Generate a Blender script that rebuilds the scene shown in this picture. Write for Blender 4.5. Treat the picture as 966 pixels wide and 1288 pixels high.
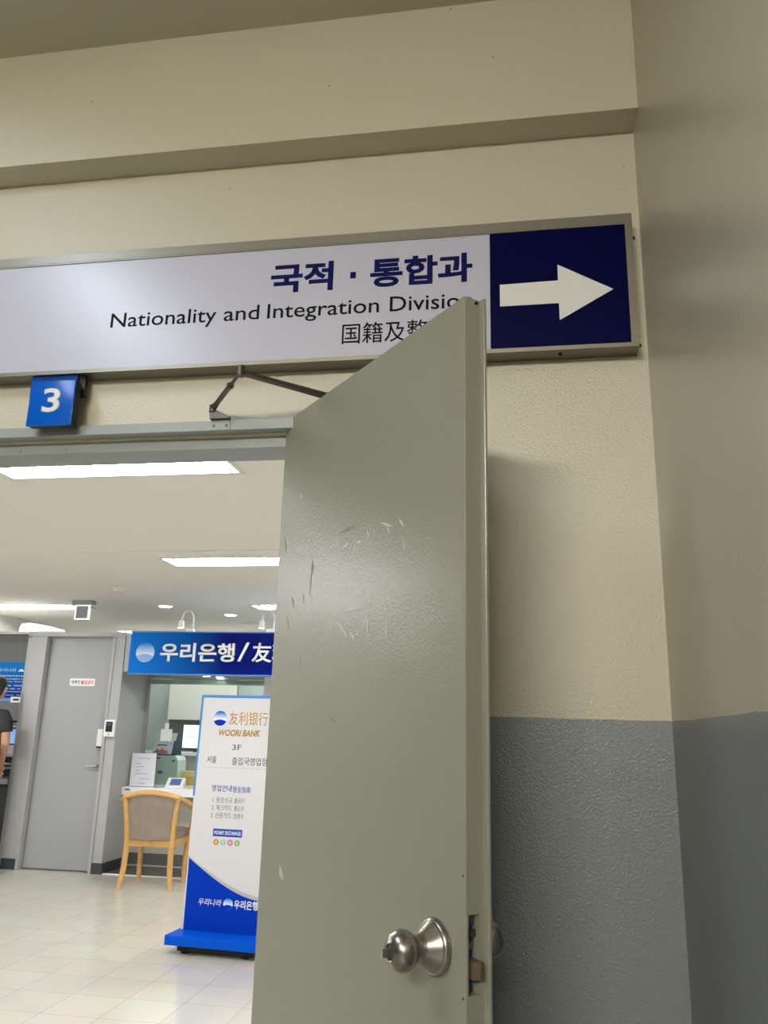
import bpy, bmesh, math, random
from mathutils import Vector, Matrix
random.seed(7)
PI = math.pi
S = bpy.context.scene
COL = S.collection
for o in list(bpy.data.objects):
    bpy.data.objects.remove(o)

# ------------------------------------------------------------------ camera
cam_d = bpy.data.cameras.new('camera')
cam = bpy.data.objects.new('camera', cam_d)
COL.objects.link(cam)
cam_d.sensor_fit = 'VERTICAL'
cam_d.sensor_height = 36.0
cam_d.lens = 36.0 * 1022.466 / 1288.0
cam_d.clip_start = 0.02
yaw, pit, rol = math.radians(-9.5053), math.radians(15.1573), math.radians(1.4683)
fw = Vector((math.sin(yaw)*math.cos(pit), math.cos(yaw)*math.cos(pit), math.sin(pit)))
rt = Vector((math.cos(yaw), -math.sin(yaw), 0)); up = rt.cross(fw)
rt2 = math.cos(rol)*rt + math.sin(rol)*up
up2 = -math.sin(rol)*rt + math.cos(rol)*up
mw = Matrix((rt2, up2, -fw)).transposed().to_4x4()
mw.translation = Vector((0, 0, 1.33))
cam.matrix_world = mw
S.camera = cam

# ------------------------------------------------------------------ world and exposure
w = bpy.data.worlds.new('world'); S.world = w; w.use_nodes = True
w.node_tree.nodes['Background'].inputs[0].default_value = (0.9, 0.95, 1.0, 1)
w.node_tree.nodes['Background'].inputs[1].default_value = 0.03
S.view_settings.view_transform = 'Standard'
S.view_settings.look = 'None'
S.view_settings.exposure = 0.0
S.view_settings.gamma = 1.0
S.view_settings.use_curve_mapping = False
try:
    S.cycles.use_denoising = True
    S.cycles.max_bounces = 8
    S.cycles.diffuse_bounces = 5
    S.cycles.sample_clamp_indirect = 6.0
except Exception:
    pass
HALL_L = 160.0        # strength of the hall's fluorescent tubes
COR_COOL = 125.0      # corridor fixture over the doorway side
COR_WARM = 500.0      # corridor fixture behind the camera

# ------------------------------------------------------------------ materials
def lin(c):
    c = c/255.0
    return c/12.92 if c <= 0.04045 else ((c+0.055)/1.055)**2.4
def rgb(r, g, b): return (lin(r), lin(g), lin(b), 1.0)
MATS = {}
def mat(name, col, rough=0.5, metal=0.0, spec=0.5, bump=None, emit=None, var=None, alpha=None, coat=0.0, trans=0.0):
    m = bpy.data.materials.new(name); m.use_nodes = True
    nt = m.node_tree; p = nt.nodes['Principled BSDF']
    p.inputs['Base Color'].default_value = col
    p.inputs['Roughness'].default_value = rough
    p.inputs['Metallic'].default_value = metal
    p.inputs['Specular IOR Level'].default_value = spec
    if coat: p.inputs['Coat Weight'].default_value = coat; p.inputs['Coat Roughness'].default_value = 0.08
    if trans: p.inputs['Transmission Weight'].default_value = trans
    if emit:
        p.inputs['Emission Color'].default_value = emit[0]; p.inputs['Emission Strength'].default_value = emit[1]
    geo = None
    if bump or var:
        geo = nt.nodes.new('ShaderNodeNewGeometry')
    if bump:
        sc, st, di = bump
        n = nt.nodes.new('ShaderNodeTexNoise'); n.inputs['Scale'].default_value = sc; n.inputs['Detail'].default_value = 3
        b = nt.nodes.new('ShaderNodeBump'); b.inputs['Strength'].default_value = st; b.inputs['Distance'].default_value = di
        nt.links.new(geo.outputs['Position'], n.inputs['Vector'])
        nt.links.new(n.outputs['Fac'], b.inputs['Height']); nt.links.new(b.outputs['Normal'], p.inputs['Normal'])
    if var:
        sc, col2 = var
        n2 = nt.nodes.new('ShaderNodeTexNoise'); n2.inputs['Scale'].default_value = sc; n2.inputs['Detail'].default_value = 4
        nt.links.new(geo.outputs['Position'], n2.inputs['Vector'])
        r = nt.nodes.new('ShaderNodeValToRGB'); r.color_ramp.elements[0].position = 0.35; r.color_ramp.elements[1].position = 0.65
        r.color_ramp.elements[0].color = col; r.color_ramp.elements[1].color = col2
        nt.links.new(n2.outputs['Fac'], r.inputs['Fac']); nt.links.new(r.outputs['Color'], p.inputs['Base Color'])
    MATS[name] = m
    return m

BEIGE = (0.60, 0.55, 0.425, 1)
def wall_paint(name, bump_s, rough, beige, grey, spec):
    # cream paint above, grey dado below a hand-painted line at 1.37 m; roller texture and a few specks of dirt
    m = mat(name, beige, rough, spec=spec)
    nt = m.node_tree; p = nt.nodes['Principled BSDF']
    geo = nt.nodes.new('ShaderNodeNewGeometry')
    sep = nt.nodes.new('ShaderNodeSeparateXYZ'); nt.links.new(geo.outputs['Position'], sep.inputs[0])
    n = nt.nodes.new('ShaderNodeTexNoise'); n.inputs['Scale'].default_value = 9; nt.links.new(geo.outputs['Position'], n.inputs['Vector'])
    a = nt.nodes.new('ShaderNodeMath'); a.operation = 'MULTIPLY_ADD'; a.inputs[1].default_value = 0.008; nt.links.new(n.outputs['Fac'], a.inputs[0]); nt.links.new(sep.outputs['Z'], a.inputs[2])
    g = nt.nodes.new('ShaderNodeMath'); g.operation = 'GREATER_THAN'; g.inputs[1].default_value = 1.374; nt.links.new(a.outputs[0], g.inputs[0])
    mx = nt.nodes.new('ShaderNodeMix'); mx.data_type = 'RGBA'
    mx.inputs[6].default_value = grey; mx.inputs[7].default_value = beige
    nt.links.new(g.outputs[0], mx.inputs[0])
    # specks
    v = nt.nodes.new('ShaderNodeTexVoronoi'); v.inputs['Scale'].default_value = 26; nt.links.new(geo.outputs['Position'], v.inputs['Vector'])
    vc = nt.nodes.new('ShaderNodeSeparateColor'); nt.links.new(v.outputs['Color'], vc.inputs[0])
    l1 = nt.nodes.new('ShaderNodeMath'); l1.operation = 'LESS_THAN'; l1.inputs[1].default_value = 0.085; nt.links.new(v.outputs['Distance'], l1.inputs[0])
    l2 = nt.nodes.new('ShaderNodeMath'); l2.operation = 'GREATER_THAN'; l2.inputs[1].default_value = 0.95; nt.links.new(vc.outputs[0], l2.inputs[0])
    mu = nt.nodes.new('ShaderNodeMath'); mu.operation = 'MULTIPLY'; nt.links.new(l1.outputs[0], mu.inputs[0]); nt.links.new(l2.outputs[0], mu.inputs[1])
    mu2 = nt.nodes.new('ShaderNodeMath'); mu2.operation = 'MULTIPLY'; mu2.inputs[1].default_value = 0.6; nt.links.new(mu.outputs[0], mu2.inputs[0])
    mx2 = nt.nodes.new('ShaderNodeMix'); mx2.data_type = 'RGBA'; mx2.inputs[7].default_value = (0.12, 0.10, 0.07, 1)
    nt.links.new(mx.outputs[2], mx2.inputs[6]); nt.links.new(mu2.outputs[0], mx2.inputs[0])
    nt.links.new(mx2.outputs[2], p.inputs['Base Color'])
    nb = nt.nodes.new('ShaderNodeTexNoise'); nb.inputs['Scale'].default_value = 185; nb.inputs['Detail'].default_value = 2
    nt.links.new(geo.outputs['Position'], nb.inputs['Vector'])
    b = nt.nodes.new('ShaderNodeBump'); b.inputs['Strength'].default_value = bump_s; b.inputs['Distance'].default_value = 0.0024
    nt.links.new(nb.outputs['Fac'], b.inputs['Height']); nt.links.new(b.outputs['Normal'], p.inputs['Normal'])
    return m
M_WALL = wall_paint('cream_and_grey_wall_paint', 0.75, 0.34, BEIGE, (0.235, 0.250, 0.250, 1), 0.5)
M_WALLR = wall_paint('smooth_shaded_cream_and_grey_paint', 0.30, 0.28, (0.535, 0.485, 0.37, 1), (0.235, 0.250, 0.250, 1), 0.5)  # smoother coat; its cream is darkened to carry the side wall's dimmer light
M_CEILC = mat('corridor_ceiling_paint', BEIGE, 0.7)
M_HCEIL = mat('hall_ceiling_board', (0.80, 0.755, 0.68, 1), 0.8, var=(0.6, (0.765, 0.725, 0.66, 1)), bump=(60, 0.1, 0.004))
M_HWALL = mat('hall_white_wall', (0.62, 0.62, 0.58, 1), 0.6)
def floor_mat():
    m = mat('cream_vinyl_tile', (0.6, 0.56, 0.48, 1), 0.16, spec=0.5)
    nt = m.node_tree; p = nt.nodes['Principled BSDF']
    geo = nt.nodes.new('ShaderNodeNewGeometry')
    mp = nt.nodes.new('ShaderNodeMapping'); mp.inputs['Location'].default_value = (2.88+0.302*40, -4.35+0.302*40, 0)
    nt.links.new(geo.outputs['Position'], mp.inputs['Vector'])
    br = nt.nodes.new('ShaderNodeTexBrick'); br.offset = 0.0
    br.inputs['Scale'].default_value = 1.0; br.inputs['Brick Width'].default_value = 0.302; br.inputs['Row Height'].default_value = 0.302
    br.inputs['Mortar Size'].default_value = 0.0022; br.inputs['Mortar Smooth'].default_value = 0.3
    br.inputs['Color1'].default_value = (0.63, 0.60, 0.52, 1); br.inputs['Color2'].default_value = (0.595, 0.57, 0.50, 1); br.inputs['Mortar'].default_value = (0.42, 0.39, 0.33, 1)
    nt.links.new(mp.outputs[0], br.inputs['Vector'])
    n = nt.nodes.new('ShaderNodeTexNoise'); n.inputs['Scale'].default_value = 5; n.inputs['Detail'].default_value = 5
    nt.links.new(geo.outputs['Position'], n.inputs['Vector'])
    mx = nt.nodes.new('ShaderNodeMix'); mx.data_type = 'RGBA'; mx.blend_type = 'MULTIPLY'; mx.inputs[0].default_value = 0.22
    nt.links.new(br.outputs['Color'], mx.inputs[6]); nt.links.new(n.outputs['Color'], mx.inputs[7])
    nt.links.new(mx.outputs[2], p.inputs['Base Color'])
    n2 = nt.nodes.new('ShaderNodeTexNoise'); n2.inputs['Scale'].default_value = 14
    nt.links.new(geo.outputs['Position'], n2.inputs['Vector'])
    b = nt.nodes.new('ShaderNodeBump'); b.inputs['Strength'].default_value = 0.03; b.inputs['Distance'].default_value = 0.01
    nt.links.new(n2.outputs['Fac'], b.inputs['Height']); nt.links.new(b.outputs['Normal'], p.inputs['Normal'])
    return m
M_FLOOR = floor_mat()
M_DOOR = mat('grey_green_door_paint', (0.262, 0.258, 0.200, 1), 0.20, spec=0.5, bump=(200, 0.26, 0.0025))
M_FRAME = mat('grey_green_frame_paint', (0.33, 0.35, 0.33, 1), 0.35, bump=(140, 0.12, 0.002))
M_STEEL = mat('brushed_stainless_steel', (0.40, 0.37, 0.33, 1), 0.26, 1.0)
M_ALU = mat('dull_aluminium_frame', (0.235, 0.215, 0.175, 1), 0.42, 0.7)
M_DARKM = mat('dark_bronze_metal', (0.10, 0.09, 0.075, 1), 0.42, 0.7)
M_BLACK = mat('black_plastic', (0.012, 0.011, 0.011, 1), 0.5, spec=0.2)
M_BRASS = mat('worn_brass', (0.26, 0.185, 0.12, 1), 0.42, 0.8)
M_BLUEFILM = mat('blue_protective_film', (0.006, 0.03, 0.16, 1), 0.35)
M_PANELW = mat('white_acrylic_panel', (0.52, 0.51, 0.60, 1), 0.32, spec=0.5)
M_NAVY = mat('navy_acrylic_panel', (0.0005, 0.001, 0.040, 1), 0.4, spec=0.05)
M_NAVYT = mat('navy_vinyl_letter', (0.004, 0.006, 0.085, 1), 0.6, spec=0.08)
M_BLACKT = mat('black_vinyl_letter', (0.006, 0.006, 0.008, 1), 0.6, spec=0.08)
M_WHITET = mat('white_vinyl', (0.76, 0.76, 0.73, 1), 0.5, spec=0.2)
M_SIGNBLUE = mat('bright_blue_acrylic', (0.002, 0.095, 0.50, 1), 0.22, spec=0.2)
M_WHITE = mat('white_plastic', (0.78, 0.78, 0.76, 1), 0.4)
M_HALLGREY = mat('light_grey_painted_steel', (0.37, 0.365, 0.36, 1), 0.45)
M_HALLGREY2 = mat('grey_door_skin', (0.31, 0.31, 0.315, 1), 0.42)
M_REVEAL = mat('grey_frame_reveal', (0.30, 0.30, 0.29, 1), 0.5)
M_BASEB = mat('charcoal_vinyl_skirting', (0.032, 0.036, 0.045, 1), 0.5)
M_BLUEW = mat('pale_blue_grey_panel', (0.42, 0.46, 0.47, 1), 0.45)
M_TUBE = mat('fluorescent_tube', (1, 1, 1, 1), 0.5, emit=((0.96, 0.98, 1.0, 1), HALL_L))
M_CTUBE = mat('cool_corridor_tube', (1, 1, 1, 1), 0.5, emit=((0.74, 0.86, 1.0, 1), COR_COOL))
M_WTUBE = mat('warm_corridor_tube', (1, 1, 1, 1), 0.5, emit=((1.0, 0.965, 0.87, 1), COR_WARM))
M_DOWN = mat('downlight_lens', (1, 1, 1, 1), 0.5, emit=((1.0, 0.97, 0.92, 1), 22.0))
M_FIX = mat('white_enamel_fixture', (0.66, 0.66, 0.65, 1), 0.35)
M_WOOD = mat('honey_beech_wood', (0.56, 0.33, 0.11, 1), 0.38, var=(18, (0.48, 0.27, 0.085, 1)))
M_FABRIC = mat('taupe_chair_fabric', (0.22, 0.175, 0.14, 1), 0.85, bump=(300, 0.2, 0.002), var=(12, (0.25, 0.20, 0.16, 1)))
M_COUNTER = mat('white_laminate_counter', (0.84, 0.83, 0.84, 1), 0.3)
M_BEIGEP = mat('beige_counter_front', (0.46, 0.42, 0.37, 1), 0.5)
M_DKGREY = mat('dark_grey_kickboard', (0.10, 0.095, 0.085, 1), 0.5)
M_BANW = mat('banner_white_print', (0.60, 0.595, 0.61, 1), 0.35)
M_BANB = mat('banner_royal_blue', (0.0005, 0.030, 0.36, 1), 0.4, spec=0.06)
M_BASEBLUE = mat('azure_blue_steel', (0.0005, 0.075, 0.55, 1), 0.35, spec=0.08)
M_EDGEBLUE = mat('mid_blue_edge', (0.05, 0.20, 0.52, 1), 0.4)
M_GREYLINE = mat('silver_grey_print', (0.42, 0.42, 0.44, 1), 0.4)
M_GOLD = mat('gold_print', (0.42, 0.215, 0.03, 1), 0.5, spec=0.1)
M_GREYT = mat('dark_grey_print', (0.06, 0.06, 0.07, 1), 0.5, spec=0.1)
M_GREYT2 = mat('mid_grey_print', (0.18, 0.18, 0.20, 1), 0.5, spec=0.1)
M_BLUET = mat('blue_print', (0.03, 0.06, 0.34, 1), 0.5, spec=0.1)
M_REDT = mat('red_print', (0.50, 0.04, 0.07, 1), 0.5)
M_PAPER = mat('white_paper', (0.72, 0.73, 0.80, 1), 0.35)
M_SKIN = mat('skin', (0.50, 0.27, 0.17, 1), 0.5)
M_HAIR = mat('black_hair', (0.012, 0.010, 0.010, 1), 0.55, bump=(220, 0.4, 0.004))
M_SHIRT = mat('black_cotton', (0.014, 0.014, 0.018, 1), 0.85)
M_TROUS = mat('charcoal_cotton', (0.03, 0.032, 0.04, 1), 0.85)
M_ATMG = mat('atm_grey_plastic', (0.12, 0.118, 0.112, 1), 0.45)
M_ATMD = mat('atm_charcoal', (0.03, 0.03, 0.032, 1), 0.4)
M_ATMS = mat('atm_silver', (0.40, 0.41, 0.42, 1), 0.35, 0.3)
M_SCREENB = mat('lit_blue_screen', (0.1, 0.2, 0.4, 1), 0.2, emit=((0.25, 0.50, 0.85, 1), 0.55))
M_SCREENW = mat('lit_white_monitor', (0.7, 0.8, 0.8, 1), 0.2, emit=((0.80, 0.97, 1.0, 1), 1.0))
M_MINT = mat('pale_mint_plastic', (0.55, 0.66, 0.62, 1), 0.4)
M_BLIND = mat('white_roller_blind', (0.86, 0.83, 0.74, 1), 0.7)
M_GOLDBOX = mat('gold_cardboard', (0.72, 0.46, 0.10, 1), 0.35, 0.3)
M_DKBACK = mat('dark_brown_shelving', (0.055, 0.045, 0.035, 1), 0.6)
M_GLOWG = mat('edge_lit_acrylic', (0.8, 0.9, 0.88, 1), 0.3, emit=((0.85, 1.0, 0.96, 1), 1.1))
M_GREYP = mat('mid_grey_plastic', (0.40, 0.40, 0.42, 1), 0.5)
M_WORNL = mat('pale_scuff', (0.45, 0.45, 0.39, 1), 0.5)
M_WORND = mat('dark_scuff', (0.10, 0.095, 0.075, 1), 0.5)
M_CHIP = mat('paint_chip', (0.60, 0.55, 0.40, 1), 0.5)

def gradient_mat(name, a, b, x0, x1, rough=0.25, axis='X', local=True):
    m = mat(name, a, rough, spec=0.06)
    nt = m.node_tree; p = nt.nodes['Principled BSDF']
    tc = nt.nodes.new('ShaderNodeTexCoord'); sep = nt.nodes.new('ShaderNodeSeparateXYZ')
    nt.links.new(tc.outputs['Object'], sep.inputs[0])
    mr = nt.nodes.new('ShaderNodeMapRange'); mr.inputs[1].default_value = x0; mr.inputs[2].default_value = x1
    nt.links.new(sep.outputs[axis], mr.inputs[0])
    r = nt.nodes.new('ShaderNodeValToRGB'); r.color_ramp.elements[0].color = a; r.color_ramp.elements[1].color = b
    nt.links.new(mr.outputs[0], r.inputs['Fac']); nt.links.new(r.outputs['Color'], p.inputs['Base Color'])
    return m
M_FASCIA = gradient_mat('blue_to_navy_fascia_print', (0.002, 0.15, 0.56, 1), (0.001, 0.005, 0.10, 1), 0.0, 0.95)
M_POSTER = gradient_mat('blue_poster_print', (0.008, 0.02, 0.16, 1), (0.01, 0.17, 0.48, 1), 1.62, 1.90, axis='Z')
M_LOGOTOP = gradient_mat('blue_emblem_dome', (0.75, 0.85, 0.92, 1), (0.004, 0.10, 0.50, 1), 0.0, 1.0, axis='Z')

def glass_mat():
    m = bpy.data.materials.new('clear_glass'); m.use_nodes = True
    nt = m.node_tree; nt.nodes.clear()
    o = nt.nodes.new('ShaderNodeOutputMaterial'); t = nt.nodes.new('ShaderNodeBsdfTransparent'); g = nt.nodes.new('ShaderNodeBsdfGlossy')
    t.inputs[0].default_value = (0.93, 0.97, 0.95, 1); g.inputs['Roughness'].default_value = 0.03
    mx = nt.nodes.new('ShaderNodeMixShader'); f = nt.nodes.new('ShaderNodeFresnel'); f.inputs[0].default_value = 1.45
    nt.links.new(f.outputs[0], mx.inputs[0]); nt.links.new(t.outputs[0], mx.inputs[1]); nt.links.new(g.outputs[0], mx.inputs[2])
    nt.links.new(mx.outputs[0], o.inputs[0])
    return m
M_GLASS = glass_mat()

# ------------------------------------------------------------------ geometry helpers
class MB:
    def __init__(self): self.bm = bmesh.new()
    def box(self, x0, x1, y0, y1, z0, z1, bev=0.0):
        b = bmesh.new()
        bmesh.ops.create_cube(b, size=1)
        for v in b.verts:
            v.co = Vector(((x0+x1)/2+v.co.x*(x1-x0), (y0+y1)/2+v.co.y*(y1-y0), (z0+z1)/2+v.co.z*(z1-z0)))
        if bev:
            bmesh.ops.bevel(b, geom=b.edges[:], offset=bev, segments=2, affect='EDGES', profile=0.6)
        self.merge(b); return self
    def merge(self, b, mtx=None):
        me = bpy.data.meshes.new('tmp'); b.to_mesh(me); b.free()
        if mtx: me.transform(mtx)
        self.bm.from_mesh(me); bpy.data.meshes.remove(me)
    def cyl(self, p, q, r0, r1=None, seg=20):
        r1 = r0 if r1 is None else r1
        p, q = Vector(p), Vector(q); d = q-p
        b = bmesh.new()
        bmesh.ops.create_cone(b, cap_ends=True, segments=seg, radius1=r0, radius2=r1, depth=d.length)
        mt = Matrix.Translation((p+q)/2) @ d.to_track_quat('Z', 'Y').to_matrix().to_4x4()
        self.merge(b, mt); return self
    def sphere(self, c, r, sx=1, sy=1, sz=1, seg=24):
        b = bmesh.new(); bmesh.ops.create_uvsphere(b, u_segments=seg, v_segments=seg//2, radius=r)
        self.merge(b, Matrix.Translation(c) @ Matrix.Diagonal((sx, sy, sz, 1))); return self
    def lathe(self, prof, origin, axis, seg=40):
        # prof = [(radius, distance along axis)]
        b = bmesh.new(); rings = []
        for r, h in prof:
            if r < 1e-6: rings.append([b.verts.new((0, 0, h))])
            else: rings.append([b.verts.new((r*math.cos(2*PI*k/seg), r*math.sin(2*PI*k/seg), h)) for k in range(seg)])
        for A, B in zip(rings, rings[1:]):
            for k in range(seg):
                k2 = (k+1) % seg
                if len(A) == 1 and len(B) == 1: continue
                if len(A) == 1: b.faces.new((A[0], B[k], B[k2]))
                elif len(B) == 1: b.faces.new((A[k], B[0], A[k2]))
                else: b.faces.new((A[k], B[k], B[k2], A[k2]))
        bmesh.ops.recalc_face_normals(b, faces=b.faces[:])
        mt = Matrix.Translation(origin) @ Vector(axis).to_track_quat('Z', 'Y').to_matrix().to_4x4()
        self.merge(b, mt); return self
    def prism(self, pts, f0, f1):
        # pts: 2-D outline, f0/f1: functions from a 2-D point to the 3-D end points
        b = bmesh.new()
        A = [b.verts.new(f0(p)) for p in pts]; B = [b.verts.new(f1(p)) for p in pts]
        b.faces.new(A); b.faces.new(list(reversed(B)))
        n = len(pts)
        for k in range(n):
            k2 = (k+1) % n
            b.faces.new((A[k], B[k], B[k2], A[k2]))
        bmesh.ops.recalc_face_normals(b, faces=b.faces[:])
        self.merge(b); return self
    def xz(self, pts, y0, y1):  # outline in the X-Z plane, extruded along Y
        return self.prism(pts, lambda p: (p[0], y0, p[1]), lambda p: (p[0], y1, p[1]))
    def yz(self, pts, x0, x1):
        return self.prism(pts, lambda p: (x0, p[0], p[1]), lambda p: (x1, p[0], p[1]))
    def xy(self, pts, z0, z1):
        return self.prism(pts, lambda p: (p[0], p[1], z0), lambda p: (p[0], p[1], z1))
    def tube(self, pts, radii, seg=12, flat=None):
        pts = [Vector(p) for p in pts]
        if not isinstance(radii, (list, tuple)): radii = [radii]*len(pts)
        b = bmesh.new(); rings = []
        t0 = (pts[1]-pts[0]).normalized()
        ref = Vector((0, 0, 1)) if abs(t0.z) < 0.9 else Vector((0, 1, 0))
        nrm = (ref - t0*ref.dot(t0)).normalized()
        for i, p in enumerate(pts):
            t = (pts[min(i+1, len(pts)-1)]-pts[max(i-1, 0)]).normalized()
            nrm = (nrm - t*nrm.dot(t)).normalized(); bn = t.cross(nrm)
            rn, rb = radii[i] if isinstance(radii[i], (tuple, list)) else (radii[i], radii[i])
            rings.append([b.verts.new(p+nrm*rn*math.cos(2*PI*k/seg)+bn*rb*math.sin(2*PI*k/seg)) for k in range(seg)])
        for A, B in zip(rings, rings[1:]):
            for k in range(seg):
                k2 = (k+1) % seg
                b.faces.new((A[k], A[k2], B[k2], B[k]))
        b.faces.new(rings[0]); b.faces.new(list(reversed(rings[-1])))
        bmesh.ops.recalc_face_normals(b, faces=b.faces[:])
        self.merge(b); return self
    def build(self, name, m, parent=None, smooth=False):
        me = bpy.data.meshes.new(name); self.bm.to_mesh(me); self.bm.free()
        me.materials.append(m)
        if smooth:
            me.polygons.foreach_set('use_smooth', [True]*len(me.polygons))
            try: me.set_sharp_from_angle(angle=math.radians(40))
            except Exception: pass
        o = bpy.data.objects.new(name, me); COL.objects.link(o)
        if parent: o.parent = parent
        return o
def thing(name, label, cat, loc=(0, 0, 0), rz=0.0, group=None, kind=None):
    o = bpy.data.objects.new(name, None); COL.objects.link(o)
    o.location = loc; o.rotation_euler = (0, 0, rz); o.empty_display_size = 0.05
    o['label'] = label; o['category'] = cat
    if group: o['group'] = group
    if kind: o['kind'] = kind
    return o
def struct(name, mb, m, label=None, cat=None, smooth=False):
    o = mb.build(name, m, None, smooth); o['kind'] = 'structure'
    if label: o['label'] = label
    if cat: o['category'] = cat
    return o
def tag(o, label, cat, group=None):
    o['label'] = label; o['category'] = cat
    if group: o['group'] = group
    return o
def text(name, s, x0, x1, z0, z1, y, m, parent, bold=0.0, shear=0.0, cap=None, depth=0.0012):
    """lettering facing -Y; the string's box is fitted to x0..x1 and z0..z1 (with cap, z0..z1 is baseline..cap height)"""
    def flat(t, b):
        c = bpy.data.curves.new('t', 'FONT'); c.body = t; c.shear = shear; c.resolution_u = 3
        if b: c.bevel_depth = b; c.bevel_resolution = 0     # heavier strokes
        o = bpy.data.objects.new('t', c); COL.objects.link(o)
        bpy.context.view_layer.update()
        me = bpy.data.meshes.new_from_object(o.evaluated_get(bpy.context.evaluated_depsgraph_get()))
        bpy.data.objects.remove(o); bpy.data.curves.remove(c)
        return me
    me = flat(s, bold)
    if not len(me.vertices): return None
    xs = [v.co.x for v in me.vertices]; ys = [v.co.y for v in me.vertices]
    bx0, bx1, by0, by1 = min(xs), max(xs), min(ys), max(ys)
    if cap:
        mc = flat(cap, bold); yc = [v.co.y for v in mc.vertices]; by0, by1 = min(yc), max(yc); bpy.data.meshes.remove(mc)
    sx = (x1-x0)/(bx1-bx0); sz = (z1-z0)/(by1-by0)
    bm = bmesh.new(); bm.from_mesh(me); bpy.data.meshes.remove(me)
    for v in bm.verts:
        d = (v.co.z/bold+1)/2*depth if bold else 0
        v.co = Vector((x0+(v.co.x-bx0)*sx, y-d, z0+(v.co.y-by0)*sz))
    bmesh.ops.recalc_face_normals(bm, faces=bm.faces[:])
    if not bold:
        ext = bmesh.ops.extrude_face_region(bm, geom=bm.faces[:])
        for v in [g for g in ext['geom'] if isinstance(g, bmesh.types.BMVert)]: v.co.y -= depth
        bmesh.ops.recalc_face_normals(bm, faces=bm.faces[:])
    mb = MB(); mb.merge(bm)
    return mb.build(name, m, parent)
def disc(cx, cz, r, n=40, a0=0.0, a1=2*PI):
    return [(cx+r*math.cos(a0+(a1-a0)*k/n), cz+r*math.sin(a0+(a1-a0)*k/n)) for k in range(n)]

# ------------------------------------------------------------------ structure: corridor
YW = 1.95; XR = 0.337; ZS = 2.93; ZC = 3.335
OPX0, OPX1 = -2.40, -0.56
b = MB()
b.box(-8, OPX0, YW, 2.15, 0, ZS); b.box(OPX0, OPX1, YW, 2.15, 2.085, ZS); b.box(OPX1, XR, YW, 2.15, 0, ZS)
struct('wall_back', b, M_WALL, 'cream corridor wall with grey dado around the doorway', 'wall')
struct('beam', MB().box(-8, XR, 1.86, 2.15, ZS, ZC), M_WALL, 'cream beam jutting out along the top of the corridor wall', 'beam')
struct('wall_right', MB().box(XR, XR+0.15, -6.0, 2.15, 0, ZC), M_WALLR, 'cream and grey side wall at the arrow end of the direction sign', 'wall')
struct('wall_front', MB().box(-8, XR+0.15, -6.15, -6.0, 0, ZC), mat('grey_far_wall', (0.25, 0.25, 0.24, 1), 0.5))
struct('wall_left', MB().box(-8.15, -8, -6.15, 2.15, 0, ZC), M_WALL)
struct('ceiling', MB().box(-8.15, XR+0.15, -6.15, 2.15, ZC, ZC+0.1), M_CEILC, 'shadowed cream corridor ceiling', 'ceiling')
struct('floor.001', MB().box(-8.3, XR+0.15, -6.15, 2.05, -0.1, 0), mat('worn_grey_corridor_tile', (0.27, 0.26, 0.24, 1), 0.35))
struct('floor', MB().box(-8.3, 3.2, 2.05, 11.6, -0.1, 0), M_FLOOR, 'cream vinyl tile floor with thin joints', 'floor')
# door frame: stepped steel header and jambs
b = MB()
prof = [(1.92, 2.117), (1.92, 2.090), (1.967, 2.090), (1.967, 2.0555), (2.075, 2.0555), (2.075, 2.117)]
b.yz(prof, OPX0, OPX1)
b.box(OPX0, OPX0+0.05, 1.92, 2.165, 0, 2.09)
b.box(OPX1-0.002, OPX1+0.045, 1.92, 2.165, 0, 2.117)
b.cyl((-1.37, 1.9668, 2.067), (-1.37, 1.9640, 2.067), 0.0035, seg=10).cyl((-1.23, 1.9668, 2.069), (-1.23, 1.9640, 2.069), 0.0035, seg=10)
struct('trim_1', b, M_FRAME, 'stepped grey-green steel door frame over the doorway', 'door frame')

# ------------------------------------------------------------------ structure: hall
HZ = 2.58
LIGHTS = {3.595: (-5.41, -1.995, 1.4), 5.925: (-5.41, -2.07, 1.4), 8.28: (-5.41, -2.12, 1.4), 10.6: (-4.78, -2.0, 1.4)}
LH, LW = 0.635, 0.1535          # half length and half width of a recessed fixture
b = MB(); y0 = 2.15
for yy in sorted(LIGHTS):
    b.box(-6.3, 3.2, y0, yy-LW, HZ, HZ+0.1); y0 = yy+LW
    x0 = -6.3
    for xx in LIGHTS[yy]:
        b.box(x0, xx-LH, yy-LW, yy+LW, HZ, HZ+0.1); x0 = xx+LH
    b.box(x0, 3.2, yy-LW, yy+LW, HZ, HZ+0.1)
b.box(-6.3, 3.2, y0, 11.6, HZ, HZ+0.1)
struct('ceiling.001', b, M_HCEIL, 'pale hall ceiling carrying the fluorescent lights', 'ceiling')
struct('wall_left.001', MB().box(-6.28, -6.13, 2.15, 11.6, 0, HZ), M_HWALL)
struct('wall_right.001', MB().box(3.05, 3.2, 2.15, 11.6, 0, HZ), M_HWALL)
struct('wall_back.001', MB().box(-6.28, 3.2, 11.5, 11.65, 0, HZ), M_HWALL)
struct('wall_front.001', MB().box(-6.28, OPX0, 2.15, 2.17, 0, HZ).box(OPX1+0.05, 3.2, 2.15, 2.17, 0, HZ).box(OPX0, OPX1+0.05, 2.15, 2.17, 2.12, HZ), M_HWALL)
# ceiling joint strip
struct('trim_2', MB().box(-6.13, 3.05, 5.52, 5.72, HZ-0.006, HZ), M_HCEIL, 'flat joint strip crossing the hall ceiling', 'ceiling trim')
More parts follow.
